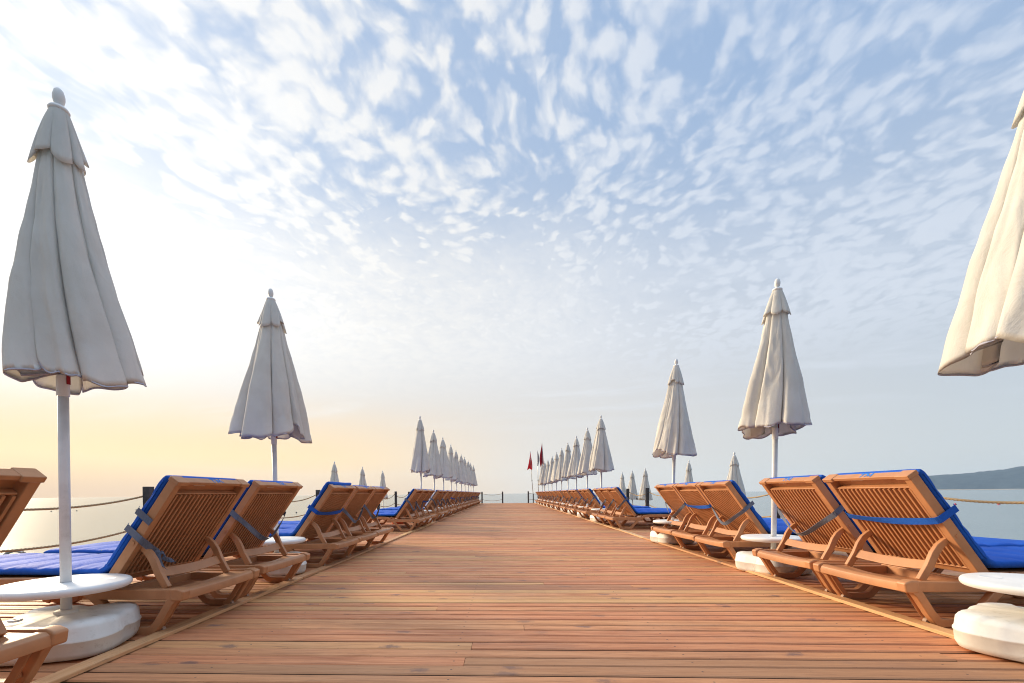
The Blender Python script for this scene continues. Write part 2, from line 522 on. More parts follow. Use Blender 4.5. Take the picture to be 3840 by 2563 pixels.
# ------------------------------------------------------------------ pier deck
XL, XR, Y0, Y1 = -6.1, 5.65, 0.35, 38.6
BW, GAP = 0.1135, 0.0145
random.seed(5)
bm = NB()
y = Y0
row = 0
while y < Y1:
    off = random.uniform(0, 3.6)
    xs = [XL + random.uniform(-.004, .004)]
    if row % 4 == 1 or random.random() < .25:
        x = XL + off + 0.6
        while x < XR - 0.8:
            xs.append(x)
            x += random.choice((3.6, 4.2))
    xs.append(XR)
    for xa, xb in zip(xs, xs[1:]):
        dzv = random.gauss(0, 0.0012)
        tl = random.gauss(0, 0.0010)
        sh = random.uniform(0, 0.0025)
        bw = 0.0065
        # board with softened long edges, slightly bowed
        nseg = max(2, int((xb - xa) / 0.7))
        prev = None
        ph = random.uniform(0, 9)
        for i in range(nseg + 1):
            xx = xa + 0.0012 + (xb - xa - 0.0024) * i / nseg
            wv_ = 0.0010 * math.sin(xx * 0.9 + ph)
            ya, yb = y + sh * .3 + wv_, y + BW - GAP + sh * .3 + wv_
            zt = dzv + 0.0006 * math.sin(xx * 1.7 + ph * 2)
            prof = ((ya, -0.03), (ya, zt - bw), (ya + bw, zt - tl), (yb - bw, zt + tl), (yb, zt - bw), (yb, -0.03))
            ring = [bm.verts.new((xx, a, b)) for a, b in prof]
            if prev:
                for k in range(5):
                    f_ = bm.faces.new((prev[k], prev[k + 1], ring[k + 1], ring[k]))
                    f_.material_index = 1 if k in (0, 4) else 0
            else:
                bm.faces.new(ring)
            prev = ring
        bm.faces.new(prev[::-1])
    y += BW
    row += 1
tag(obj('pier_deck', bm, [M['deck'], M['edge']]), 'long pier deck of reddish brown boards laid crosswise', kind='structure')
# joists, fascia and an added gap-darkening sheet under the boards
bm = NB()
for x in [XL + 0.05 + i * 1.15 for i in range(11)]:
    box(bm, (x, Y0, -0.22), (x + 0.09, Y1, -0.0605))
box(bm, (XL + 0.01, Y0, -0.06), (XR - 0.01, Y1, -0.036))  # added unseen sheet, stops light from below so the gaps stay dark
box(bm, (XL - 0.03, Y0, -0.26), (XL - 0.002, Y1, -0.002))
box(bm, (XR + 0.002, Y0, -0.26), (XR + 0.03, Y1, -0.002))
box(bm, (XL - 0.03, Y1 + 0.12, -0.26), (XR + 0.03, Y1 + 0.15, -0.002))
tag(obj('pier_frame_gap_sheet', bm, M['tar']), 'dark timber frame and added gap-darkening sheet under the pier deck', kind='structure')
# edging strips
for nm, xa, dirn, lab in ((-1, -1.965, -1, 'brownish edging board along the left side of the walkway'), (1, 2.44, 1, 'pale yellow edging board along the right side of the walkway')):
    bm = NB()
    y = Y0
    while y < Y1:
        ln = min(random.choice((3.4, 4.0, 4.4)), Y1 - y)
        n = max(2, int(ln / 0.5))
        wv_ = random.uniform(-.006, .006)
        prev = None
        for i in range(n + 1):
            yy = y + 0.002 + (ln - 0.004) * i / n
            a = xa + wv_ + 0.004 * math.sin(yy * 1.3)
            b = a + dirn * 0.088
            zt = 0.0245 + 0.0012 * math.sin(yy * 2.1)
            ring = [bm.verts.new((q, yy, z)) for q, z in ((a, 0.004), (a, zt - .003), (a + dirn * .003, zt), (b - dirn * .003, zt), (b, zt - .003), (b, 0.004))]
            if prev:
                for k in range(5):
                    bm.faces.new((prev[k], prev[k + 1], ring[k + 1], ring[k]))
            else:
                bm.faces.new(ring)
            prev = ring
        bm.faces.new(prev[::-1])
        y += ln
    tag(obj('edging_board', bm, M['strip']), lab, 'edging board', 'edging boards beside the walkway')

# lower platforms carrying the parasols beyond the ropes
bm = NB()
for x0, x1, z, ya, yb in ((-7.7, -6.2, -0.85, 14, 30), (5.85, 8.0, -0.98, 10, 30)):
    yy = ya
    while yy < yb:
        box(bm, (x0, yy, z - 0.03), (x1, yy + 0.108, z))
        yy += 0.1135
tag(obj('lower_platform', bm, M['deck']), 'low boarded platforms beside the pier', kind='structure')

# water
bm = NB()
S = 5600
vs = [bm.verts.new(p) for p in ((-2600, -600, -1.55), (S, -600, -1.55), (S, S, -1.55), (-2600, S, -1.55))]
bm.faces.new(vs)
tag(obj('sea_water', bm, M['water']), 'calm sea reaching to the horizon', kind='structure')

# ------------------------------------------------------------------ lounger
W = 0.77


def build_lounger():
    root = empty('sun_lounger', (0, 0, 0))
    pm = M['plastic']
    # side frame: head rail, raised seat rail
    bm = NB()
    for ya, yb in ((0.0, 0.048), (W - 0.048, W)):
        sweep_xz(bm, [(0.045, 0.243), (0.30, 0.240), (0.56, 0.238), (0.66, 0.262)], [0.062, 0.060, 0.060, 0.05], ya + .003, yb - .003)
        sweep_xz(bm, [(0.64, 0.262), (0.70, 0.292), (0.80, 0.302), (1.0, 0.305), (1.20, 0.302), (1.30, 0.292), (1.93, 0.296)], 0.055, ya, yb)
        # inner reinforcement flange
        yi = yb if ya < W / 2 else ya - 0.012
        box(bm, (0.10, yi, 0.214), (0.52, yi + 0.012, 0.226))
    box(bm, (1.90, 0.048, 0.27), (1.935, W - 0.048, 0.322))
    for x in (0.46, 0.98, 1.40):
        box(bm, (x, 0.045, 0.235), (x + 0.035, W - 0.045, 0.268))
    frame = obj('frame', bm, pm, root, bevel=0.006)
    # head bar: broad curved plate with rolled front
    bm = NB()
    ny = 16
    prev = None
    for i in range(ny + 1):
        yy = 0.045 + (W - 0.09) * i / ny
        u = (i / ny - .5) * 2
        dip = -0.010 * (1 - u * u)
        back = 0.16 + 0.05 * u * u
        fr = 0.018 * (1 - u * u)
        pr = [(back, 0.262 + dip), (0.075 + fr, 0.262 + dip), (0.06 + fr, 0.270 + dip), (0.022 + fr, 0.270 + dip), (0.004 + fr, 0.258 + dip), (0.0 + fr, 0.235 + dip), (0.004 + fr, 0.208 + dip), (0.020 + fr, 0.208 + dip), (0.024 + fr, 0.246 + dip), (back, 0.246 + dip)]
        ring = [bm.verts.new((a, yy, b)) for a, b in pr]
        if prev:
            for k in range(len(pr)):
                bm.faces.new((prev[k], prev[(k + 1) % len(pr)], ring[(k + 1) % len(pr)], ring[k]))
        else:
            bm.faces.new(ring)
        prev = ring
    bm.faces.new(prev[::-1])
    hb = obj('head_bar', bm, pm, root, bevel=0.004)
    # corner caps
    for ya, yb in ((-0.006, 0.062), (W - 0.062, W + 0.006)):
        bm = NB()
        sweep_xz(bm, [(-0.008, 0.236), (0.03, 0.243), (0.075, 0.243)], [0.060, 0.076, 0.074], ya, yb)
        obj('corner_cap', bm, pm, hb, bevel=0.012, seg=3)
    # tray behind the head bar
    bm = NB()
    box(bm, (0.19, 0.13, 0.205), (0.44, W - 0.13, 0.213))
    box(bm, (0.19, 0.118, 0.205), (0.44, 0.13, 0.262))
    box(bm, (0.19, W - 0.13, 0.205), (0.44, W - 0.118, 0.262))
    box(bm, (0.44, 0.118, 0.205), (0.452, W - 0.118, 0.262))
    box(bm, (0.178, 0.118, 0.205), (0.19, W - 0.118, 0.244))
    box(bm, (0.18, 0.0485, 0.254), (0.46, 0.117, 0.262))
    box(bm, (0.18, W - 0.117, 0.254), (0.46, W - 0.0485, 0.262))
    obj('tray', bm, pm, root, bevel=0.004)
    # legs: open trapezoid loops with a second inner plate
    for ya, yb, yi in ((0.002, 0.046, 0.075), (W - 0.046, W - 0.002, W - 0.075)):
        for pts in ([(0.052, 0.225), (0.085, 0.195), (0.155, 0.085), (0.195, 0.034), (0.225, 0.0245), (0.355, 0.0245), (0.395, 0.036), (0.45, 0.095), (0.53, 0.185), (0.60, 0.243), (0.675, 0.285)],
                    [(1.27, 0.275), (1.33, 0.215), (1.40, 0.115), (1.455, 0.040), (1.49, 0.0245), (1.62, 0.0245), (1.665, 0.036), (1.73, 0.11), (1.80, 0.20), (1.845, 0.275)]):
            bm = NB()
            sweep_xz(bm, pts, 0.048, ya, yb)
            p2 = pts[:5] if pts[0][0] < 1 else pts[-5:]
            sweep_xz(bm, p2, 0.036, min(yi, yi + .012), max(yi, yi + .012))
            for q in p2[1:4]:
                box(bm, (q[0] - .006, min(yb, yi) if ya < W / 2 else yi + .012, q[1] - .012), (q[0] + .006, max(yi, yb) if ya < W / 2 else ya, q[1] + .012))
            lg = obj('leg', bm, pm, root, bevel=0.006)
            if pts[0][0] < 1:
                bm = NB()
                yc = 0.061 if ya < W / 2 else W - 0.061
                tube(bm, [(0.183, yc - .0135, 0.0225), (0.183, yc + .0135, 0.0225)], 0.0215, 16)
                obj('wheel', bm, M['rubber'], lg, bevel=0.003)
    # seat slats
    bm = NB()
    x = 0.60
    while x < 1.88:
        box(bm, (x, 0.0485, 0.300), (x + 0.052, W - 0.0485, 0.3215))
        x += 0.066
    obj('seat', bm, pm, root, bevel=0.004)
    # backrest, built flat then tipped: local (a along, y, n toward the sitter)
    ang = math.atan2(0.62, -0.445)
    u = Vector((math.cos(ang), 0, math.sin(ang)))
    nrm = Vector((math.sin(-ang) * -1, 0, -math.cos(ang) * -1))
    nrm = Vector((u.z, 0, -u.x))
    X = Matrix(((u.x, 0, nrm.x, 0.505), (0, 1, 0, 0), (u.z, 0, nrm.z, 0.300), (0, 0, 0, 1)))
    Lb = 0.765
    bm = NB()
    for ya, yb in ((0.036, 0.084), (W - 0.084, W - 0.036)):
        box(bm, (0.0, ya, -0.026), (Lb - 0.012, yb, 0.030), X)
    box(bm, (Lb - 0.028, 0.086, -0.024), (Lb - 0.004, W - 0.086, 0.028), X)     # top edge
    box(bm, (Lb - 0.030, 0.032, -0.034), (Lb, 0.125, 0.034), X)               # top corner blocks
    box(bm, (Lb - 0.030, W - 0.125, -0.034), (Lb, W - 0.032, 0.034), X)
    box(bm, (Lb - 0.105, 0.085, -0.014), (Lb - 0.094, W - 0.085, 0.022), X)    # ledge under the top
    box(bm, (0.052, 0.085, -0.020), (0.064, W - 0.085, 0.022), X)
    box(bm, (0.0, 0.085, -0.006), (0.050, W - 0.085, 0.020), X)
    br = obj('backrest', bm, pm, root, bevel=0.005)
    bm = NB()
    box(bm, (0.051, 0.0845, 0.025), (Lb - 0.03, W - 0.0845, 0.029), X)
    ns = 16
    wv_ = (W - 0.170) / ns
    for i in range(ns):
        ya = 0.085 + wv_ * (i + .18)
        box(bm, (0.065, ya, -0.020), (Lb - 0.106, ya + wv_ * 0.36, 0.0245), X)
    obj('slat_panel', bm, pm, br)
    # blue marker lettering "TM" on the top edge, small pale sticker below it
    bm = NB()

    def stroke(pts, wd=0.0095):
        for (a, b), (c, d) in zip(pts, pts[1:]):
            A = Vector((Lb - 0.0035, 0, 0))
            v1, v2 = Vector((a, b)), Vector((c, d))
            dd = (v2 - v1).normalized()
            nn = Vector((-dd.y, dd.x)) * wd / 2
            e = dd * wd * .3
            q = [v1 + nn - e, v1 - nn - e, v2 - nn + e, v2 + nn + e]
            lo = [X @ Vector((Lb - 0.0032, W / 2 + 0.035 - k.x, -0.022 + k.y)) for k in q]
            hi = [X @ Vector((Lb - 0.0026, W / 2 + 0.035 - k.x, -0.022 + k.y)) for k in q]
            a4 = [bm.verts.new(k) for k in lo]
            b4 = [bm.verts.new(k) for k in hi]
            bm.faces.new(b4)
            bm.faces.new(a4[::-1])
            for i in range(4):
                bm.faces.new((a4[i], a4[(i + 1) % 4], b4[(i + 1) % 4], b4[i]))
    stroke([(0.0, 0.040), (0.044, 0.042)])
    stroke([(0.021, 0.040), (0.019, 0.004)])
    stroke([(0.052, 0.004), (0.056, 0.041)])
    stroke([(0.058, 0.041), (0.074, 0.012)])
    stroke([(0.076, 0.012), (0.092, 0.042)])
    stroke([(0.094, 0.042), (0.100, 0.004)])
    obj('lettering', bm, M['ink'], br)
    bm = NB()
    box(bm, (Lb - 0.052, W / 2 + 0.05, 0.0065), (Lb - 0.0285, W / 2 + 0.15, 0.0138), X)
    obj('sticker', bm, M['sticker'], br)
    # pivot buttons
    for ya, yb in ((0.0315, 0.036), (W - 0.036, W - 0.0315)):
        bm = NB()
        c0 = X @ Vector((0.295, 0, 0.004))
        tube(bm, [(c0.x, ya, c0.z), (c0.x, yb, c0.z)], 0.014, 16)
        obj('pivot', bm, pm, br)
    # support arms and their brace
    sup = None
    bm = NB()
    arms = []
    for ya, yb in ((0.088, 0.118), (W - 0.118, W - 0.088)):
        sweep_xz(bm, [(0.338, 0.515), (0.318, 0.500), (0.286, 0.470), (0.258, 0.425), (0.228, 0.352), (0.176, 0.262)], [0.030, 0.038, 0.044, 0.046, 0.046, 0.044], ya, yb)
    # brace, bowed
    prev = None
    for i in range(13):
        yy = 0.118 + (W - 0.236) * i / 12
        k = 1 - (2 * i / 12 - 1) ** 2
        x0 = 0.232 + 0.012 * k
        z0 = 0.330 - 0.014 * k
        ring = [bm.verts.new((a, yy, b)) for a, b in ((x0 - .022, z0), (x0 + .012, z0 + .056), (x0 + .022, z0 + .052), (x0 - .010, z0 - .004))]
        if prev:
            for q in range(4):
                bm.faces.new((prev[q], prev[(q + 1) % 4], ring[(q + 1) % 4], ring[q]))
        else:
            bm.faces.new(ring)
        prev = ring
    bm.faces.new(prev[::-1])
    obj('support_arm', bm, pm, root, bevel=0.005)
    return root, X, Lb


lounger, BX, LB = build_lounger()


# ------------------------------------------------------------------ cushions
def ribbon(bm, pts, wdir, wid, th=0.003, jit=None):
    prev = None
    n = len(pts)
    for i, q in enumerate(pts):
        q = Vector(q)
        a = Vector(pts[max(0, i - 1)])
        b = Vector(pts[min(n - 1, i + 1)])
        d = (b - a).normalized()
        wd = Vector(wdir(i / (n - 1))).normalized()
        wd = (wd - d * wd.dot(d)).normalized()
        nn = d.cross(wd)
        hw = wid / 2 * (jit(i / (n - 1)) if jit else 1)
        ring = [bm.verts.new(q + wd * hw + nn * th / 2), bm.verts.new(q - wd * hw + nn * th / 2), bm.verts.new(q - wd * hw - nn * th / 2), bm.verts.new(q + wd * hw - nn * th / 2)]
        if prev:
            for k in range(4):
                bm.faces.new((prev[k], prev[(k + 1) % 4], ring[(k + 1) % 4], ring[k]))
        else:
            bm.faces.new(ring)
        prev = ring
    bm.faces.new(prev[::-1])


def build_cushion(seed, strap, raised=0.0, pale=False):
    rnd = random.Random(seed)
    root = empty('lounger_cushion', (0, 0, 0))
    u = Vector((BX[0][0], 0, BX[2][0]))
    nn = Vector((BX[0][2], 0, BX[2][2]))
    o0 = Vector((0.505, 0, 0.300))
    T = 0.062
    # centre line: seat foot -> crease -> backrest top
    z_s = 0.3225 + T / 2
    top = o0 + u * (LB - 0.022 + raised) + nn * (0.031 + T / 2)
    low = o0 + u * 0.075 + nn * (0.031 + T / 2)
    path = []
    N1, N2 = 70, 56
    xs, xe = 1.915, low.x + 0.06
    for i in range(N1 + 1):
        path.append(Vector((xs + (xe - xs) * i / N1, 0, z_s + 0.012)))
    cr = low + Vector((0.02, 0, -0.008))
    path.append(cr)
    for i in range(N2 + 1):
        path.append(low.lerp(top, i / N2) + Vector((0.0, 0, 0.01 if i == 0 else 0)))
    s = [0]
    for a, b in zip(path, path[1:]):
        s.append(s[-1] + (b - a).length)
    hw = W / 2 - 0.040
    bm = NB()
    NS = 26
    rings = []
    total = s[-1]
    seams = [0.0, 0.24, 0.47, 0.70, 0.93, 1.16, s[N1 + 1], s[N1 + 1] + .27, s[N1 + 1] + .54, total]
    for i, q in enumerate(path):
        a = path[max(0, i - 1)]
        b = path[min(len(path) - 1, i + 1)]
        d = (b - a).normalized()
        nv = Vector((-d.z, 0, d.x))
        if nv.z < 0 and nv.x < 0: nv = -nv
        if i > N1 + 1: nv = nn.copy()
        elif i <= N1: nv = Vector((0, 0, 1))
        else: nv = (nn + Vector((0, 0, 1))).normalized()
        ds = min(abs(s[i] - q_) for q_ in seams)
        puff = 1 - math.exp(-(ds / 0.030) ** 1.2)
        endr = min(1.0, (min(s[i], total - s[i]) / 0.03 + 0.25)) ** 0.5
        ring = []
        for k in range(NS):
            th = 2 * math.pi * k / NS
            cx_, sx_ = math.cos(th), math.sin(th)
            yy = math.copysign(abs(cx_) ** 0.30, cx_) * hw * (1 - 0.012 * (1 - puff))
            hh = math.copysign(abs(sx_) ** 0.55, sx_) * T / 2
            if sx_ > 0:
                hh *= (0.72 + 0.34 * puff)
                hh += 0.006 * noise.noise(Vector((q.x * 7 + seed * 3, yy * 5, q.z * 7))) + 0.003 * noise.noise(Vector((q.x * 22, yy * 9 + seed, q.z * 22)))
            hh *= endr
            yv = W / 2 + yy + 0.004 * noise.noise(Vector((s[i] * 4, seed, 1 if yy > 0 else 5)))
            sag = 0.0
            if i > N1 + 1 and raised:
                sag = -0.02 * raised * 10 * (1 - (yy / hw) ** 2) * (s[i] - s[N1 + 1]) / (total - s[N1 + 1])
            ring.append(bm.verts.new(q + nv * hh + u * sag + Vector((0, yv, 0)) if i > N1 + 1 else q + nv * hh + Vector((0, yv, 0))))
        rings.append(ring)
    for a, b in zip(rings, rings[1:]):
        for k in range(NS):
            bm.faces.new((a[k], a[(k + 1) % NS], b[(k + 1) % NS], b[k]))
    bm.faces.new(rings[0][::-1])
    bm.faces.new(rings[-1])
    pad = obj('pad', bm, M['blue'], root, smooth=True)
    # seam piping along both long edges
    for sy in (-1, 1):
        bm = NB()
        pts = []
        for i in range(N1 + 2, len(path)):
            pts.append(path[i] + Vector((0, W / 2 + sy * (hw + 0.001), 0)) - nn * 0.004)
        if pale:
            tube(bm, pts[::3], 0.0165, 6)
        else:
            tube(bm, pts[::3], 0.0035, 6)
        obj('piping', bm, M['piping'] if pale else M['blue'], root, smooth=True)
    # strap round the back of the backrest
    sl = 0.43 + rnd.uniform(-.02, .03)
    bm = NB()

    def BP(a, y_, n_):
        return BX @ Vector((a, y_, n_))
    ya, yb = 0.027, W - 0.027
    fr = 0.031 + T + 0.006

    def wd(_):
        return u
    m = M['slate']
    if strap == 'taut':
        m = M['blue']
        pts = [BP(sl, 0.045, fr), BP(sl, ya, fr - .01), BP(sl, ya, -0.03), BP(sl - .004, 0.045, -0.040)]
        pts += [BP(sl - .012 * math.sin(math.pi * i / 14) - 0.004, 0.045 + (W - 0.09) * i / 14, -0.044 - 0.010 * math.sin(math.pi * i / 14)) for i in range(1, 14)]
        pts += [BP(sl - .004, W - .045, -0.040), BP(sl, yb, -0.03), BP(sl, yb, fr - .01), BP(sl, W - .045, fr)]
        ribbon(bm, pts, lambda t_: u + nn * 0.35 * math.sin(6 * t_) * math.sin(math.pi * t_) ** 2, 0.044)
    elif strap == 'sag':
        dp = rnd.uniform(0.10, 0.17)
        pts = [BP(sl, 0.03, fr), BP(sl, ya, fr - .01), BP(sl - .01, ya, -0.03)]
        pts += [BP(sl - .02, ya + .012, -0.045) + Vector((-0.03 * math.sin(math.pi * i / 20), (yb - ya - .024) * i / 20, -dp * (1 - (2 * i / 20 - 1) ** 2) + 0.02 * math.sin(9 * i / 20))) for i in range(0, 21)]
        pts += [BP(sl - .01, yb, -0.03), BP(sl, yb, fr - .01), BP(sl, W - .045, fr)]
        ribbon(bm, pts, lambda t_: Vector((u.x, 0.25 * math.sin(5 * t_), u.z)) + nn * 0.6 * math.sin(7 * t_ + seed), 0.042)
    else:
        # tied: two short wraps, a knot by one arm and loose tails
        for kk, sl2 in ((0, sl + 0.06), (1, sl - 0.06)):
            pts = [BP(sl2, yb - .02, fr), BP(sl2, yb, fr - .012), BP(sl2 - .01, yb, -0.028)]
            if kk:
                pts += [BP(sl2 - .03, yb - .03, -0.044), BP(sl2 - .065, yb - .085, -0.062), BP(sl2 - .085, yb - .125, -0.07)]
            ribbon(bm, pts, wd, 0.042)
        k0 = BP(sl - .15, yb - .13, -0.075)
        for j, (a, b) in enumerate(((0.0, 1), (0.5, -1))):
            pts = [k0 + Vector((-0.015 - 0.05 * (i / 14), b * 0.018 * math.sin(i * .6 + a) - 0.02 * i / 14 * (1 if b > 0 else 3), -0.016 * i * (1 if j == 0 else .35))) for i in range(15)]
            ribbon(bm, pts, lambda t_, j=j: Vector((math.cos(5 * t_ + j), math.sin(5 * t_ + j), 0.2)), 0.028)
        lathe(bm, [(0, -.022), (.016, -.014), (.021, 0), (.015, .014), (0, .022)], 10, k0)
    obj('strap', bm, m, root, smooth=False)
    return root


index_children()
CV = {}
CV['tied'] = build_cushion(1, 'tied')
CV['sag'] = build_cushion(2, 'sag')
CV['sagb'] = build_cushion(3, 'sag')
CV['taut'] = build_cushion(4, 'taut', raised=0.035)
CV['tautb'] = build_cushion(5, 'taut')
CV['pale'] = build_cushion(6, 'sag', pale=True)
index_children()
used = set()


def put_lounger(side, y0, first, rj):
    a = lounger if first else copy_tree(lounger)
    place(a, side, y0, rj)
    return a


def place(a, side, y0, rj):
    if side > 0:
        a.location = (2.375, y0, 0.0015)
        a.rotation_euler = (0, 0, R(rj + 2.0))
    else:
        a.location = (-1.85, y0 + W, 0.0015)
        a.rotation_euler = (0, 0, math.pi + R(rj - 2.0))


# (y0, cushion kind, lounger look, cushion look)
LEFT = [(1.06, None, 'plain', None),
        (2.56, 'tied', 'marked TM, grey strap knotted behind it', 'bright blue pad with a knotted grey strap'),
        (3.45, 'sag', 'marked TM, dark strap sagging across its back', 'blue pad with a slack dark strap'),
        (5.0, 'taut', 'with a taut blue band across its back', 'blue pad rising above its backrest, taut blue band,'),
        (5.85, 'sagb', 'with a drooping slate strap', 'blue pad with drooping slate strap'),
        (6.70, 'sag', 'with a long hanging dark strap', 'blue pad with long hanging dark strap'),
        (9.85, 'sag', '', ''), (10.76, 'sagb', '', ''), (11.58, 'tautb', '', '')]
RIGHT = [(2.80, 'tautb', 'marked TM, taut blue band across its back', 'bright blue pad with a taut blue band'),
         (3.645, 'sag', 'marked TM, slack navy strap across its back', 'blue pad with a slack navy strap'),
         (5.05, 'sagb', 'with a wide slack slate strap', 'blue pad with a wide slack slate strap'),
         (5.84, 'tautb', 'with a short blue band on its upper back', 'blue pad with a short blue band'),
         (6.63, 'sag', 'with a dark strap looped on its far side', 'blue pad with a dark looped strap'),
         (10.1, 'sagb', '', ''), (10.95, 'sag', '', ''), (11.75, 'sag', '', '')]
UL = [2.35, 4.70] + [12.9 + 2.42 * k for k in range(10)]
UR = [2.35, 4.74, 7.45] + [13.1 + 2.28 * k for k in range(10)]
random.seed(11)
for k in range(10):
    y = UL[2 + k]
    for j, dy in enumerate((0.36, 1.25)):
        LEFT.append((y + dy + random.uniform(-.02, .03), ['pale', 'sag', 'sagb', 'sag', 'tautb'][(k * 2 + j * 3) % 5], '', ''))
    y = UR[3 + k]
    for j, dy in enumerate((0.33, 1.18)):
        RIGHT.append((y + dy + random.uniform(-.01, .01), ['sag', 'pale', 'sagb', 'sag', 'sagb'][(k * 2 + j * 3) % 5], '', ''))

first = True
for side, rows, sn in ((-1, LEFT, 'left'), (1, RIGHT, 'right')):
    for i, (y0, ck, lk, clk) in enumerate(rows):
        rj = random.uniform(-.5, .5)
        L_ = put_lounger(side, y0, first, rj)
        first = False
        if lk == 'plain':
            lab = 'bare brown lounger cut by the left edge, nearest of the left row'
        elif lk:
            lab = '%s brown %s row lounger, %s' % (ORD[i], sn, lk)
        else:
            lab = 'brown slatted lounger, %s from the near end of the %s row' % (ORD[i], sn)
        tag(L_, lab, 'sun lounger', 'sun loungers along both sides of the pier')
        if ck:
            c = CV[ck] if ck not in used else copy_tree(CV[ck])
            used.add(ck)
            place(c, side, y0, rj)
            if clk:
                lab = '%s on the %s lounger, %s row' % (clk, ORD[i], sn)
            elif ck == 'pale':
                lab = 'blue cushion with pale side on the %s lounger of the %s row' % (ORD[i], sn)
            else:
                lab = 'blue cushion on the %s lounger of the %s row' % (ORD[i], sn)
            tag(c, lab, 'cushion', 'blue cushions on the loungers')


# ------------------------------------------------------------------ parasols
def build_canopy(seed, rbot=0.29, L=1.37, shear=(0.0, 0.0), fold=1.0, squash=1.0, ztop=2.87, nfold=8):
    rnd = random.Random(seed)
    nt, nz = 256, 44
    amp = [rnd.uniform(0.25, 1.75) for _ in range(nfold)]
    twist = rnd.uniform(-0.45, 0.45)
    uneven = rnd.uniform(0.14, 0.26)
    lean = [rnd.uniform(0.4, 1.5) for _ in range(nfold)]
    drop = [rnd.uniform(-0.11, 0.05) for _ in range(nfold)]
    ph0 = rnd.uniform(0, 6.28)

    def lerp8(a, t):
        f = (t / (2 * math.pi) * nfold) % nfold
        i = int(f)
        k = f - i
        k = k * k * (3 - 2 * k)
        return a[i] * (1 - k) + a[(i + 1) % nfold] * k
    bm = NB()
    rings = []
    for j in range(nz + 1):
        h = j / nz
        ring = []
        Rb = 0.036 + (rbot - 0.036) * (0.18 * h ** 0.5 + 0.82 * h)
        c = (0.10 + 0.22 * min(1, h * 1.5)) * fold
        bb = (0.03 + 0.155 * min(1.0, h * 1.4)) * fold
        for i in range(nt):
            t_ = 2 * math.pi * i / nt
            a_ = lerp8(amp, t_)
            ln = lerp8(lean, t_)
            f = nfold * t_
            th = t_ + ph0 + bb * ln * math.sin(f) + 0.10 * h * math.sin(t_ + seed) + uneven * math.sin(2 * t_ + seed * 1.7) + twist * h * h
            cc = math.cos(f)
            cc = 1.75 * abs(math.cos(f / 2)) ** 0.55 - 0.95
            r_ = Rb * (1 + c * a_ * cc)
            r_ *= 1 + 0.055 * h * math.sin(13 * t_ + seed + 2.5 * h) + 0.03 * h * math.sin(11 * t_ - 3 * h + seed)
            r_ += 0.010 * h * noise.noise(Vector((math.cos(t_) * 3 + seed, math.sin(t_) * 3, h * 4)))
            r_ += 0.0045 * noise.noise(Vector((math.cos(t_) * 9 + seed, math.sin(t_) * 9, h * 11 + 2 * math.sin(t_ * 2))))
            r_ -= 0.007 * h * max(0.0, 1 - 6 * abs(noise.noise(Vector((math.cos(t_) * 3.1 + seed * 2, math.sin(t_) * 3.1, h * 3.3)))))
            r_ += 0.016 * h ** 2.5 * math.sin(23 * t_ + seed + 3 * noise.noise(Vector((t_ * 2, seed, h * 2)))) * (0.5 + noise.noise(Vector((math.cos(t_) * 2, math.sin(t_) * 2, seed))))
            z = 0.030 * h ** 6 * noise.noise(Vector((math.cos(t_) * 5 + seed, math.sin(t_) * 5, 2.0))) - h * L - lerp8(drop, t_ + .3) * h ** 3 * -1 + 0.035 * h ** 4 * (-(cc))
            ring.append(bm.verts.new((r_ * math.cos(th) + shear[0] * h * h, r_ * math.sin(th) * squash + shear[1] * h * h, ztop + z)))
        rings.append(ring)
    # hem turned inward at the foot
    hem = []
    for i, v in enumerate(rings[-1]):
        hem.append(bm.verts.new((v.co.x * 0.993, v.co.y * 0.993, v.co.z + 0.010)))
    for a, b in zip(rings, rings[1:]):
        for k in range(nt):
            bm.faces.new((a[k], a[(k + 1) % nt], b[(k + 1) % nt], b[k]))
    hf = []
    for k in range(nt):
        hf.append(bm.faces.new((rings[-1][k], rings[-1][(k + 1) % nt], hem[(k + 1) % nt], hem[k])))
    for f in hf:
        f.material_index = 1
    can = obj('canopy', bm, [M['canvas'], M['hem']], None, smooth=True, solid=0.0016)
    # vent cap
    bm = NB()
    rings = []
    nz2 = 12
    for j in range(nz2 + 1):
        h = j / nz2
        ring = []
        Rb = 0.034 + (0.014 + 0.21 * rbot) * h ** 0.75
        for i in range(nt):
            t_ = 2 * math.pi * i / nt
            f = nfold * t_
            a_ = lerp8(amp, t_)
            cc = 1.75 * abs(math.cos(f / 2)) ** 0.6 - 0.95
            th = t_ + ph0 + uneven * math.sin(2 * t_ + seed * 1.7) + 0.07 * h * math.sin(f) * lerp8(lean, t_)
            r_ = Rb * (1 + 0.24 * h * a_ * cc) + 0.008 * h
            z = 0.012 - 0.25 * h + h ** 3 * (0.030 * cc * -1 + lerp8(drop, t_) * 0.6) + 0.004 * noise.noise(Vector((t_ * 4, h * 3, seed)))
            ring.append(bm.verts.new((r_ * math.cos(th), r_ * math.sin(th), ztop + z)))
        rings.append(ring)
    for a, b in zip(rings, rings[1:]):
        for k in range(nt):
            bm.faces.new((a[k], a[(k + 1) % nt], b[(k + 1) % nt], b[k]))
    for f in bm.faces:
        pass
    vc = obj('vent_cap', bm, M['canvas'], can, smooth=True, solid=0.0016)
    return can


def rounded_square(hs, cr, n=5, bulge=0.0):
    return [(math.copysign(abs(math.cos(a)) ** 0.52, math.cos(a)) * hs, math.copysign(abs(math.sin(a)) ** 0.52, math.sin(a)) * hs) for a in [2 * math.pi * i / 96 for i in range(96)]]
    pts = []
    for q, (sx, sy) in enumerate(((1, 1), (-1, 1), (-1, -1), (1, -1))):
        for i in range(n + 1):
            a = math.pi / 2 * (q + i / n)
            pts.append((sx * (hs - cr) + cr * math.cos(a), sy * (hs - cr) + cr * math.sin(a)))
    return pts


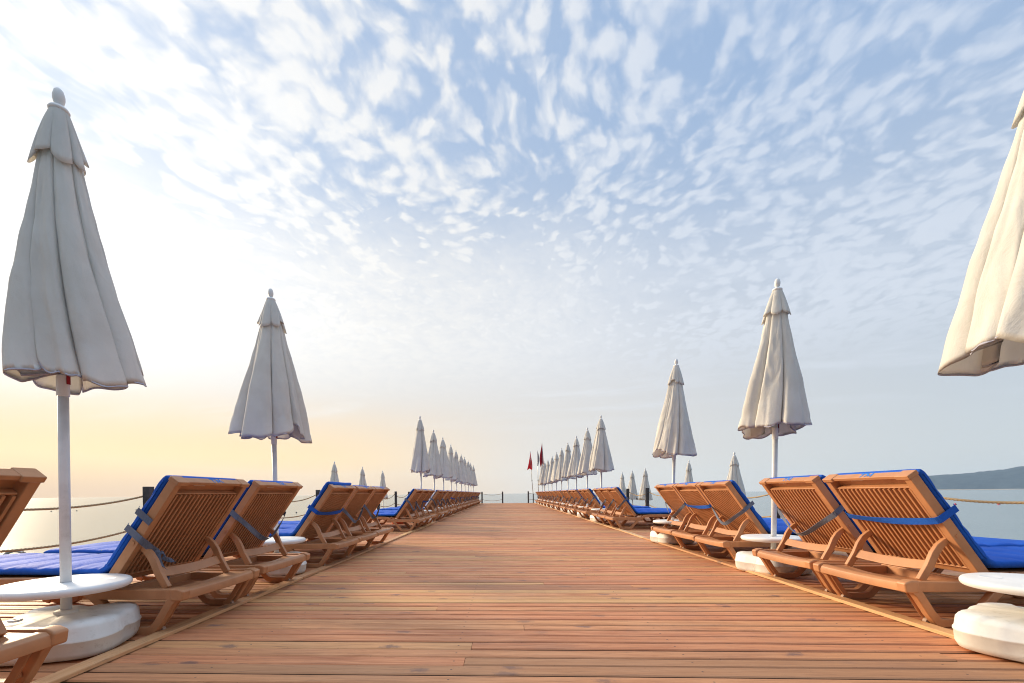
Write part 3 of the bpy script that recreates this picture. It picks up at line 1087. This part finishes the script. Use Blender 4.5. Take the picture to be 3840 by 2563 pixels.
def build_umbrella(seed, **kw):
    root = empty('beach_umbrella', (0, 0, 0))
    bm = NB()
    tube(bm, [(0, 0, 0.17), (0, 0, 1.55)], 0.0245, 20)
    tube(bm, [(0, 0, 1.551), (0, 0, 2.86)], 0.019, 16)
    pole = obj('pole', bm, M['pole'], root, smooth=True)
    for f in pole.data.polygons:
        if len(f.vertices) > 4: f.use_smooth = False
    bm = NB()
    lathe(bm, [(0.0247, 1.36), (0.0285, 1.362), (0.0285, 1.47), (0.0247, 1.472)], 20)
    obj('collar', bm, M['white'], pole, smooth=False)
    can = build_canopy(seed, **kw)
    can.parent = root
    bm = NB()
    lathe(bm, [(0, 2.868), (0.043, 2.868), (0.047, 2.878), (0.040, 2.890), (0.018, 2.893), (0.015, 2.903), (0.022, 2.915), (0.027, 2.935), (0.027, 2.955), (0.021, 2.980), (0.012, 2.992), (0, 2.995)], 24)
    obj('finial', bm, M['white'], root, smooth=True)
    bm = NB()
    box(bm, (0.030, -0.010, 1.425), (0.0335, 0.010, 1.53))
    box(bm, (0.0195, -0.010, 1.555), (0.0298, 0.010, 1.565))
    box(bm, (0.030, -0.010, 1.53), (0.0335, 0.010, 1.565))
    obj('tie_strap', bm, M['dred'], pole)
    # table on the pole
    bm = NB()
    lathe(bm, [(0.0255, 0.360), (0.27, 0.361), (0.283, 0.357), (0.289, 0.346), (0.288, 0.334), (0.281, 0.322), (0.272, 0.319), (0.270, 0.330), (0.262, 0.345), (0.045, 0.346), (0.040, 0.300), (0.0255, 0.300)], 56)
    tt = obj('table_top', bm, M['white'], root, smooth=True)
    md = tt.modifiers.new('bevel', 'BEVEL')
    md.width = 0.003
    md.limit_method = 'ANGLE'
    # cup wells (raised shallow rings)
    for a in (0.6, 2.2, 3.75, 5.3):
        bm = NB()
        c = (0.175 * math.cos(a), 0.175 * math.sin(a), 0.3605)
        lathe(bm, [(0.044, 0.0), (0.0435, 0.0010), (0.041, 0.0013), (0.0385, 0.0010), (0.0365, 0.0004), (0, 0.0003)], 28, c)
        obj('cup_ring', bm, M['white'], tt, smooth=True)
    # weighted base, rounded square with a seam and crossed grooves
    bm = NB()
    lathe(bm, [(0.030, 0.0), (0.030, 0.016), (0.026, 0.020), (0.012, 0.020), (0.010, 0.016), (0, 0.016)], 20, (-0.165, -0.10, 0.178))
    cap_bm = bm
    bm = NB()
    prof = [(0.245, 0.004), (0.270, 0.014), (0.282, 0.040), (0.286, 0.092), (0.290, 0.097), (0.290, 0.103), (0.285, 0.108), (0.280, 0.155), (0.268, 0.174), (0.242, 0.184), (0.16, 0.190), (0.07, 0.196), (0.055, 0.197)]
    prev = None
    allr = []
    for hs, z in prof:
        n = 6
        cr = min(0.10, hs * 0.45)
        base = rounded_square(hs, cr, n)
        # subdivide the straight edges so grooves can bend the top
        pts = []
        for a, b in zip(base, base[1:] + base[:1]):
            pts.append(a)
            if math.hypot(a[0] - b[0], a[1] - b[1]) > 0.06:
                for q in range(1, 12):
                    pts.append((a[0] + (b[0] - a[0]) * q / 12, a[1] + (b[1] - a[1]) * q / 12))
        if len(allr) and len(pts) != len(allr[0]):
            pts = [(p_.co.x * hs / prof[0][0], p_.co.y * hs / prof[0][0]) for p_ in allr[0]]
        ring = []
        for x_, y_ in pts:
            zz = z
            if z > 0.15:
                g = min(abs(x_), abs(y_))
                zz -= 0.014 * math.exp(-(g / 0.012) ** 2) * (1 if hs > 0.08 else 0.3)
                zz += 0.008 * (abs(abs(x_) - abs(y_)) < 0.10) * (hs > 0.2)
            inw = 1.0
            if z > 0.02 and hs > 0.25:
                g = min(abs(x_), abs(y_))
                inw = 1 - 0.07 * math.exp(-(g / 0.016) ** 2)
            ring.append(bm.verts.new((x_ * inw, y_ * inw, zz)))
        allr.append(ring)
        if prev:
            for k in range(len(ring)):
                bm.faces.new((prev[k], prev[(k + 1) % len(ring)], ring[(k + 1) % len(ring)], ring[k]))
        prev = ring
    bm.faces.new(prev)
    bm.faces.new(allr[0][::-1])
    lathe(bm, [(0.055, 0.190), (0.052, 0.206), (0.040, 0.212), (0.026, 0.213)], 24)
    bs = obj('base', bm, M['basew'], root, smooth=True)
    obj('filler_cap', cap_bm, M['white'], bs, bevel=0.002)
    return root


UV = [build_umbrella(5, rbot=0.192, shear=(0.120, 0.0), fold=1.1), build_umbrella(8, rbot=0.268, shear=(-0.02, 0)), build_umbrella(14, rbot=0.27), build_umbrella(23, rbot=0.225), build_umbrella(31, rbot=0.25)]
index_children()
uused = set()


def put_umbrella(v, x, y, z, lean_x, lean_y, hscale, rz, label, group):
    u_ = UV[v] if v not in uused else copy_tree(UV[v])
    uused.add(v)
    u_.location = (x, y, z)
    tag(u_, label, 'umbrella', group)
    index_local = [c for c in bpy.data.objects if c.parent == u_]
    for c in index_local:
        nm = c.name.split('.')[0]
        if nm in ('pole', 'canopy', 'finial'):
            e = Matrix.Rotation(lean_x, 4, 'Y') @ Matrix.Rotation(-lean_y, 4, 'X') @ Matrix.Rotation(rz if nm == 'canopy' else 0, 4, 'Z') @ Matrix.Diagonal((1, 1, hscale, 1))
            c.matrix_local = e
        else:
            c.matrix_local = Matrix.Rotation(rz * 0.0 + (R(24 + random.uniform(-9, 9)) if nm == 'base' else 0), 4, 'Z')
    return u_


random.seed(21)
GL = 'closed cream parasols along both lounger rows'
for i, y in enumerate(UL):
    X_ = (-2.375, -2.41)[i] if i < 2 else -2.37
    if i == 0: v, lx, ly, hs, rz, lab = 0, 0.007, 0.0, 1.0, 0.0, 'tallest closed parasol at the far left, grey white with ragged hem over a round table'
    elif i == 1: v, lx, ly, hs, rz, lab = 1, -0.008, 0.0, 0.998, 0.0, 'wide closed parasol second from the left edge, over the gap in the left lounger row'
    else:
        v, lx, ly, hs, rz = random.choice((2, 3, 4)), random.uniform(-.012, .004), random.uniform(-.01, .01), 1.01 + random.uniform(-.01, .01), random.uniform(0, 6)
        lab = 'closed cream parasol, %s from the camera in the left row' % ORD[i]
    put_umbrella(v, X_, y, 0.0015, lx, ly, hs, rz, lab, GL)
for i, y in enumerate(UR):
    X_ = (2.64, 2.72, 2.69)[i] if i < 3 else 2.76
    if i == 0: v, lx, ly, hs, rz, lab = 2, 0.014, 0.0, 1.035, 1.0, 'sunlit cream closed parasol cut by the right edge of the photo'
    elif i == 1: v, lx, ly, hs, rz, lab = 3, 0.014, 0.0, 0.988, 3.3, 'tall closed cream parasol on the right, above the loungers marked TM'
    elif i == 2: v, lx, ly, hs, rz, lab = 4, 0.026, 0.0, 0.985, 0.2, 'closed cream parasol leaning right, third in the right row'
    else:
        v, lx, ly, hs, rz = random.choice((2, 3, 4)), random.uniform(-.004, .012), random.uniform(-.01, .01), 1.0 + random.uniform(-.01, .01), random.uniform(0, 6)
        lab = 'closed cream parasol, %s from the camera in the right row' % ORD[i]
    put_umbrella(v, X_, y, 0.0015, lx, ly, hs, rz, lab, GL)
G2 = 'closed parasols on the low platforms beyond the ropes'
for k, (x, y, z, lab) in enumerate(((-6.72, 17.75, -0.85, 'largest of three small closed parasols beyond the left ropes'),
                                    (-6.72, 21.3, -0.85, 'middle of three small closed parasols beyond the left ropes'),
                                    (-6.72, 24.9, -0.85, 'small closed parasol beside a dark post beyond the left ropes'),
                                    (6.95, 14.1, -0.98, 'pale closed parasol behind the third right lounger, beyond the ropes'),
                                    (6.95, 17.5, -0.98, 'pale closed parasol behind the fourth right lounger, beyond the ropes'),
                                    (6.95, 22.8, -0.98, 'pale closed parasol behind a dark post, right of the three beyond the right rope'),
                                    (6.95, 25.1, -0.98, 'pale closed parasol, middle of the three beyond the right rope'),
                                    (6.95, 27.2, -0.98, 'pale closed parasol, left of the three beyond the right rope'))):
    put_umbrella((2, 3, 4)[k % 3], x, y, z + 0.0015, 0.0, 0, 1.0, k * 1.3, lab, G2)

# ------------------------------------------------------------------ posts and ropes
def post_mesh():
    bm = NB()
    box(bm, (-0.058, -0.058, 0.001), (0.058, 0.058, 0.985))
    return bm


pp = empty('rope_post', (0, 0, 0))
obj('shaft', post_mesh(), M['post'], pp, bevel=0.006)
bm = NB()
for z in (0.83, 0.33):
    tube(bm, [(0, 0.066 + .012 * math.cos(a), z + .022 * math.sin(a)) for a in [i * math.pi / 6 for i in range(13)]], 0.005, 6)
obj('rope_eye', bm, M['steel'], pp, smooth=True)
index_children()
PL = [3.90 + 3.48 * k for k in range(-1, 10)]
PL = [y for y in PL if y > 0.4]
PR = [1.15 + 2.79 * k for k in range(0, 14)]
PR = [y for y in PR if y < 38]
pf = True
PX_L, PX_R = -5.97, 5.52


def put_post(x, y, lab):
    global pf
    a = pp if pf else copy_tree(pp)
    pf = False
    a.location = (x, y, 0.002)
    tag(a, lab, 'post', 'dark rope posts round the pier')


for i, y in enumerate(PL):
    if i == 0: continue
    put_post(PX_L, y, 'dark square post on the left pier edge, %s from the camera' % ORD[i - 1])
for i, y in enumerate(PR):
    if i < 2: continue
    put_post(PX_R, y, 'dark square post on the right pier edge, %s from the camera' % ORD[i - 2])
EX = [-1.9, -0.16, 2.0]
for x, lab in zip(EX, ('dark post at the pier end beside the left lounger row', 'dark post at the pier end, left side of the open gap', 'dark post at the pier end, right side of the open gap')):
    put_post(x, 38.45, lab)


def rope(points, z, sag, lab, r=0.014):
    rnd = random.Random(int(z * 100) + len(points))
    pts = []
    for a, b in zip(points, points[1:]):
        a = Vector((a[0], a[1], z)); b = Vector((b[0], b[1], z))
        sg = sag * rnd.uniform(0.75, 1.25)
        near = min(a.y, b.y) < 9
        n = 320 if near else 24
        for i in range(n + (b is None)):
            t_ = i / n
            p_ = a.lerp(b, t_)
            p_.z -= 4 * sg * t_ * (1 - t_)
            pts.append(p_)
    pts.append(Vector((points[-1][0], points[-1][1], z)))
    bm = NB()
    tube(bm, pts, r, 12, twist=42.0, lobes=3)
    tag(obj('rope', bm, M['rope'], None, smooth=True), lab, 'rope', 'ropes strung between the dark posts')


# ropes run through eyes on the outer faces of the posts
for z, sg, nm in ((0.83, 0.20, 'upper'), (0.33, 0.16, 'lower')):
    rope([(PX_L - 0.075, y) for y in PL], z, sg, 'sagging %s rope between the dark posts of the left edge' % nm)
    rope([(PX_R + 0.075, y) for y in PR], z, sg * 0.7, 'sagging %s rope between the dark posts of the right edge' % nm)
    rope([(-5.95, 38.53), (-3.9, 38.53), (-1.9, 38.53), (-0.16, 38.53)], z, 0.12, '%s rope across the pier end, left of the open gap' % nm)
    rope([(2.0, 38.53), (3.85, 38.53), (5.5, 38.53)], z, 0.08, '%s rope across the pier end, right of the open gap' % nm)

# ------------------------------------------------------------------ flags at the pier end
def flag(x, y, top, lean, m, fl, lab, lens):
    root = empty('flag_pole', (x, y, 0.002))
    tag(root, lab, 'flag', 'flag poles at the pier end')
    bm = NB()
    tube(bm, [(0, 0, 0), (0.01 * lean, 0, 0.78)], 0.045, 12)
    obj('sleeve', bm, M['post'], root, smooth=False)
    bm = NB()
    tube(bm, [(0.01 * lean, 0, 0.7), (lean * 0.5, 0, top * .45), (lean, 0, top)], [0.026, 0.024, 0.018], 10)
    pl_ = obj('pole', bm, M['steel'], root, smooth=True)
    bm = NB()
    lathe(bm, [(0.032, 0), (0.036, 0.02), (0.036, 0.10), (0.03, 0.12)], 12, (lean * .45, 0, top * .42))
    obj('joint', bm, M['post'], pl_)
    # limp cloth: hoist along the pole, fly edge fallen
    bm = NB()
    n1, n2 = 22, 12
    g = []
    for i in range(n1 + 1):
        a = i / n1
        z = top - 0.10 - a * lens[0]
        row_ = []
        for j in range(n2 + 1):
            b = j / n2
            wdt = fl(a)
            xx = lean * (z / top) + wdt[0] * (1 - b) + wdt[1] * b
            yy = 0.06 * math.sin(b * 9 + a * 3) * (b + .1)
            row_.append(bm.verts.new((xx, yy, z - lens[1] * abs(b - .5) * a)))
        g.append(row_)
    for a, b in zip(g, g[1:]):
        for j in range(n2):
            bm.faces.new((a[j], a[j + 1], b[j + 1], b[j]))
    obj('flag_cloth', bm, m, root, smooth=True, solid=0.004)


flag(2.42, 38.5, 4.35, -0.22, M['red'], lambda a: (-0.02 - 0.34 * a ** 1.3, 0.02 + 0.13 * math.sin(math.pi * min(1, a * .9)) * a), 'bright red flag hanging limp, left of the three pole tops', (1.35, 0.30))
flag(2.86, 38.5, 4.40, -0.06, M['gcloth'], lambda a: (-0.02 - .02 * a, 0.03 + 0.10 * math.sin(math.pi * a)), 'thin pole with furled grey cloth, between the two red flags', (1.15, 0.1))
flag(3.38, 38.5, 5.05, -0.20, M['dred'], lambda a: (-0.02 - 0.25 * math.sin(math.pi * min(1, a) ** 1.2 * .8), 0.02 + 0.05 * a), 'tall dark red flag wrapped on its pole, right of the three', (2.25, -0.3))

# ------------------------------------------------------------------ ladder rail, float, buoys, boat, hill, houses
bm = NB()
for dy_ in (-0.36, 0.10):
    pts = [(-6.16 + 0.20 * math.cos(a) , 5.35 + dy_, -0.02 + 0.17 * math.sin(a)) for a in [math.pi * i / 14 for i in range(15)]]
    tube(bm, [(-5.96, 5.35 + dy_, 0.001)] + pts[1:] + [(-6.36, 5.35 + dy_, -1.3)], 0.019, 10)
tag(obj('ladder_rail', bm, M['steel'], None, smooth=True), 'curved grey steel ladder rail at the left pier edge', 'ladder')
bm = NB()
for i in range(24):
    pass
tube(bm, [(0.17 * math.cos(a), 0.17 * math.sin(a), 0.045) for a in [2 * math.pi * i / 24 for i in range(25)]], 0.044, 10, caps=False)
fl = obj('life_ring', bm, M['orange'], None, smooth=True)
fl.location = (-2.95, 12.62, 0.002)
tag(fl, 'small orange ring lying on the deck under the left loungers', 'life ring')


def buoy(x, y, r, m, lab, grp):
    bm = NB()
    lathe(bm, [(0, -0.6 * r), (0.7 * r, -0.4 * r), (r, 0.1 * r), (0.8 * r, 0.7 * r), (0.3 * r, 1.05 * r), (0.22 * r, 1.4 * r), (0, 1.45 * r)], 14)
    b = obj('buoy', bm, m, None, smooth=True)
    b.location = (x, y, -1.55)
    tag(b, lab, 'buoy', grp)


WATER_PIX = []
B1 = 'small dark floats in a line on the bright left water'
for k, (x, y) in enumerate(((-76, 73), (-73, 74.5), (-65, 77.5), (-62, 79), (-58.5, 80.5), (-28, 60))):
    buoy(x, y, 0.12, M['buoyd'], ('small dark float on the bright water, %s from the left' % ORD[k]) if k < 5 else 'lone dark float on the water between the second and third left loungers', B1)
B2 = 'small floats in a line on the right water'
for k, (x, y, r, m_, cn) in enumerate(((70.5, 74.5, 0.18, M['buoyr'], 'dark red'), (77, 74.5, 0.2, M['buoyr'], 'small red'), (83.5, 74.5, 0.36, M['buoyr'], 'largest red'), (88.0, 74.0, 0.25, M['white'], 'white'))):
    buoy(x, y, r, m_, '%s float on the water beyond the right rope' % cn, B2)
# moored boat cut by the frame
boat = empty('boat', (205, 168, -1.55), R(12))
tag(boat, 'white boat low on the water at the right edge of the photo', 'boat')
bm = NB()
prev = None
for i in range(15):
    a = i / 14
    hw_ = 1.05 * math.sin(math.pi * min(1, 0.12 + a * 0.9)) ** 0.6 + 0.05 if a < .999 else 0.05
    x_ = 3.2 - 6.4 * a
    ring = [bm.verts.new((x_, b_, c_)) for b_, c_ in ((0, -0.35), (hw_ * .7, -0.15), (hw_, 0.55 + .15 * abs(a - .3)), (hw_ * .9, 0.6 + .15 * abs(a - .3)), (-hw_ * .9, 0.6 + .15 * abs(a - .3)), (-hw_, 0.55 + .15 * abs(a - .3)), (-hw_ * .7, -0.15))]
    if prev:
        for k in range(7):
            bm.faces.new((prev[k], prev[(k + 1) % 7], ring[(k + 1) % 7], ring[k]))
    else:
        bm.faces.new(ring)
    prev = ring
bm.faces.new(prev[::-1])
obj('hull', bm, M['white'], boat, bevel=0.03)
bm = NB()
box(bm, (-1.4, -0.6, 0.64), (0.8, 0.6, 1.15))
obj('cabin', bm, M['white'], boat, bevel=0.08)

# hill: seen at the right, three kilometres off
AZ0 = None
bm = NB()
nx, nyy = 150, 22
g = []
for i in range(nx + 1):
    a = i / nx
    az = R(35.5 + 40 * a)
    # crest height along the bearing
    cr = 20 + 56 * min(1, max(0, (a - 0.0) / 0.10)) ** 0.8
    cr += 14 * max(0, (a - 0.13) / 0.12) ** 1.1 + 42 * min(1, max(0, (a - 0.22) / 0.2)) + 14 * math.sin(a * 17) * min(1, a * 3) * (a > .3)
    cr *= 1 + 0.05 * noise.noise(Vector((a * 40, 0, 0))) + 0.03 * noise.noise(Vector((a * 160, 3, 0)))
    cr *= 1.40 * min(1, a / 0.02)
    row_ = []
    for j in range(nyy + 1):
        b = j / nyy
        rr = 4150 + 1000 * b + 60 * noise.noise(Vector((a * 12, 5, 0))) * (1 - b)
        hz = cr * math.sin(math.pi / 2 * min(1, b / 0.7)) ** 0.9 if b < .7 else cr * math.cos(math.pi / 2 * (b - .7) / .3)
        hz += 5 * noise.noise(Vector((a * 70, b * 9, 0))) * math.sin(math.pi * b) + 2.5 * noise.noise(Vector((a * 260, b * 30, 7))) * math.sin(math.pi * b)
        row_.append(bm.verts.new((rr * math.sin(az), rr * math.cos(az), hz - 2.2)))
    g.append(row_)
for a, b in zip(g, g[1:]):
    for j in range(nyy):
        bm.faces.new((a[j], b[j], b[j + 1], a[j + 1]))
tag(obj('hill', bm, M['hill'], None, smooth=True), 'blue grey wooded headland across the water', kind='structure')
# sandy shore line
bm = NB()
prev = None
for i in range(91):
    az = R(37.5 + 37 * i / 90)
    r0 = 4110 + 22 * noise.noise(Vector((i * .3, 0, 0)))
    pr = [bm.verts.new((r_ * math.sin(az), r_ * math.cos(az), z_)) for r_, z_ in ((r0, -1.9), (r0 + 12, 0.5), (r0 + 110, 4.5 + 1.5 * noise.noise(Vector((i * .5, 4, 0)))), (r0 + 130, -1.9))]
    if prev:
        for k in range(3):
            bm.faces.new((prev[k], prev[k + 1], pr[k + 1], pr[k]))
    prev = pr
M['sand'] = mottled('beach_sand', (0.46, 0.38, 0.27), (0.36, 0.30, 0.22), .03, 0.9, 0.9)
tag(obj('beach', bm, M['sand']), 'thin sandy shore under the headland', kind='structure')


def house(az, dist, wdt, dep, h, lab, z0=1.2):
    a = R(az)
    root = empty('house', (dist * math.sin(a), dist * math.cos(a), z0), -a)
    tag(root, lab, 'house', 'pale houses on the far shore')
    bm = NB()
    box(bm, (-wdt / 2, 0, -3), (wdt / 2, dep, h))
    obj('wall', bm, M['housew'], root)
    bm = NB()
    v = [bm.verts.new(p_) for p_ in ((-wdt / 2 - .6, -.6, h + .02), (wdt / 2 + .6, -.6, h + .02), (wdt / 2 + .6, dep + .6, h + .02), (-wdt / 2 - .6, dep + .6, h + .02), (-wdt / 2 + 1, dep / 2, h + 3), (wdt / 2 - 1, dep / 2, h + 3))]
    for f in ((0, 1, 5, 4), (1, 2, 5), (2, 3, 4, 5), (3, 0, 4), (3, 2, 1, 0)):
        bm.faces.new([v[i] for i in f])
    obj('roof', bm, M['rooft'], root)
    x = -wdt / 2 + 2
    bm = NB()
    while x < wdt / 2 - 2:
        for zz in (1.2, 4.4):
            if zz + 1.6 < h:
                box(bm, (x, -.06, zz), (x + 1.6, .05, zz + 1.6))
        x += 4
    obj('window', bm, M['dark'], root)


HS = [(41.6, 3060, 26, 12, 7, 1.5, 'pale low house at the left end of the far shore'), (42.45, 3080, 34, 14, 9, 3, 'long white house on the far shore, left of the hillside villas'),
      (43.15, 3150, 30, 14, 12, 9, 'white hillside villa on the far shore, lower one'), (43.5, 3190, 26, 14, 11, 17, 'white hillside villa on the far shore, upper one'),
      (44.2, 3060, 40, 12, 6, 2, 'wide sandy coloured building on the far shore'), (46.0, 3080, 36, 14, 9, 4, 'pinkish block on the far shore, right of the villas'),
      (47.0, 3070, 22, 12, 7, 3, 'small pale house on the far shore near the right edge')]
for az, di, wd_, de, h_, z_, lab in HS:
    house(az, di + 1165, wd_ * 1.4, de, h_ * 1.3, lab, z_ * 1.35)

# ------------------------------------------------------------------ haze
USE_HAZE = True
if USE_HAZE:
    bm = NB()
    box(bm, (-2700, -700, -4.0), (5700, 5700, 260))
    m = bpy.data.materials.new('haze')
    m.use_nodes = True
    m.node_tree.nodes.clear()
    t = NT(m.node_tree)
    pv = t.node('ShaderNodeVolumePrincipled')
    pv.inputs['Color'].default_value = (0.72, 0.87, 1.0, 1)
    pv.inputs['Density'].default_value = 0.00007
    pv.inputs['Anisotropy'].default_value = 0.35
    oo = t.node('ShaderNodeOutputMaterial')
    t.L.new(pv.outputs[0], oo.inputs['Volume'])
    tag(obj('haze', bm, m), 'thin morning haze over the sea', kind='stuff')
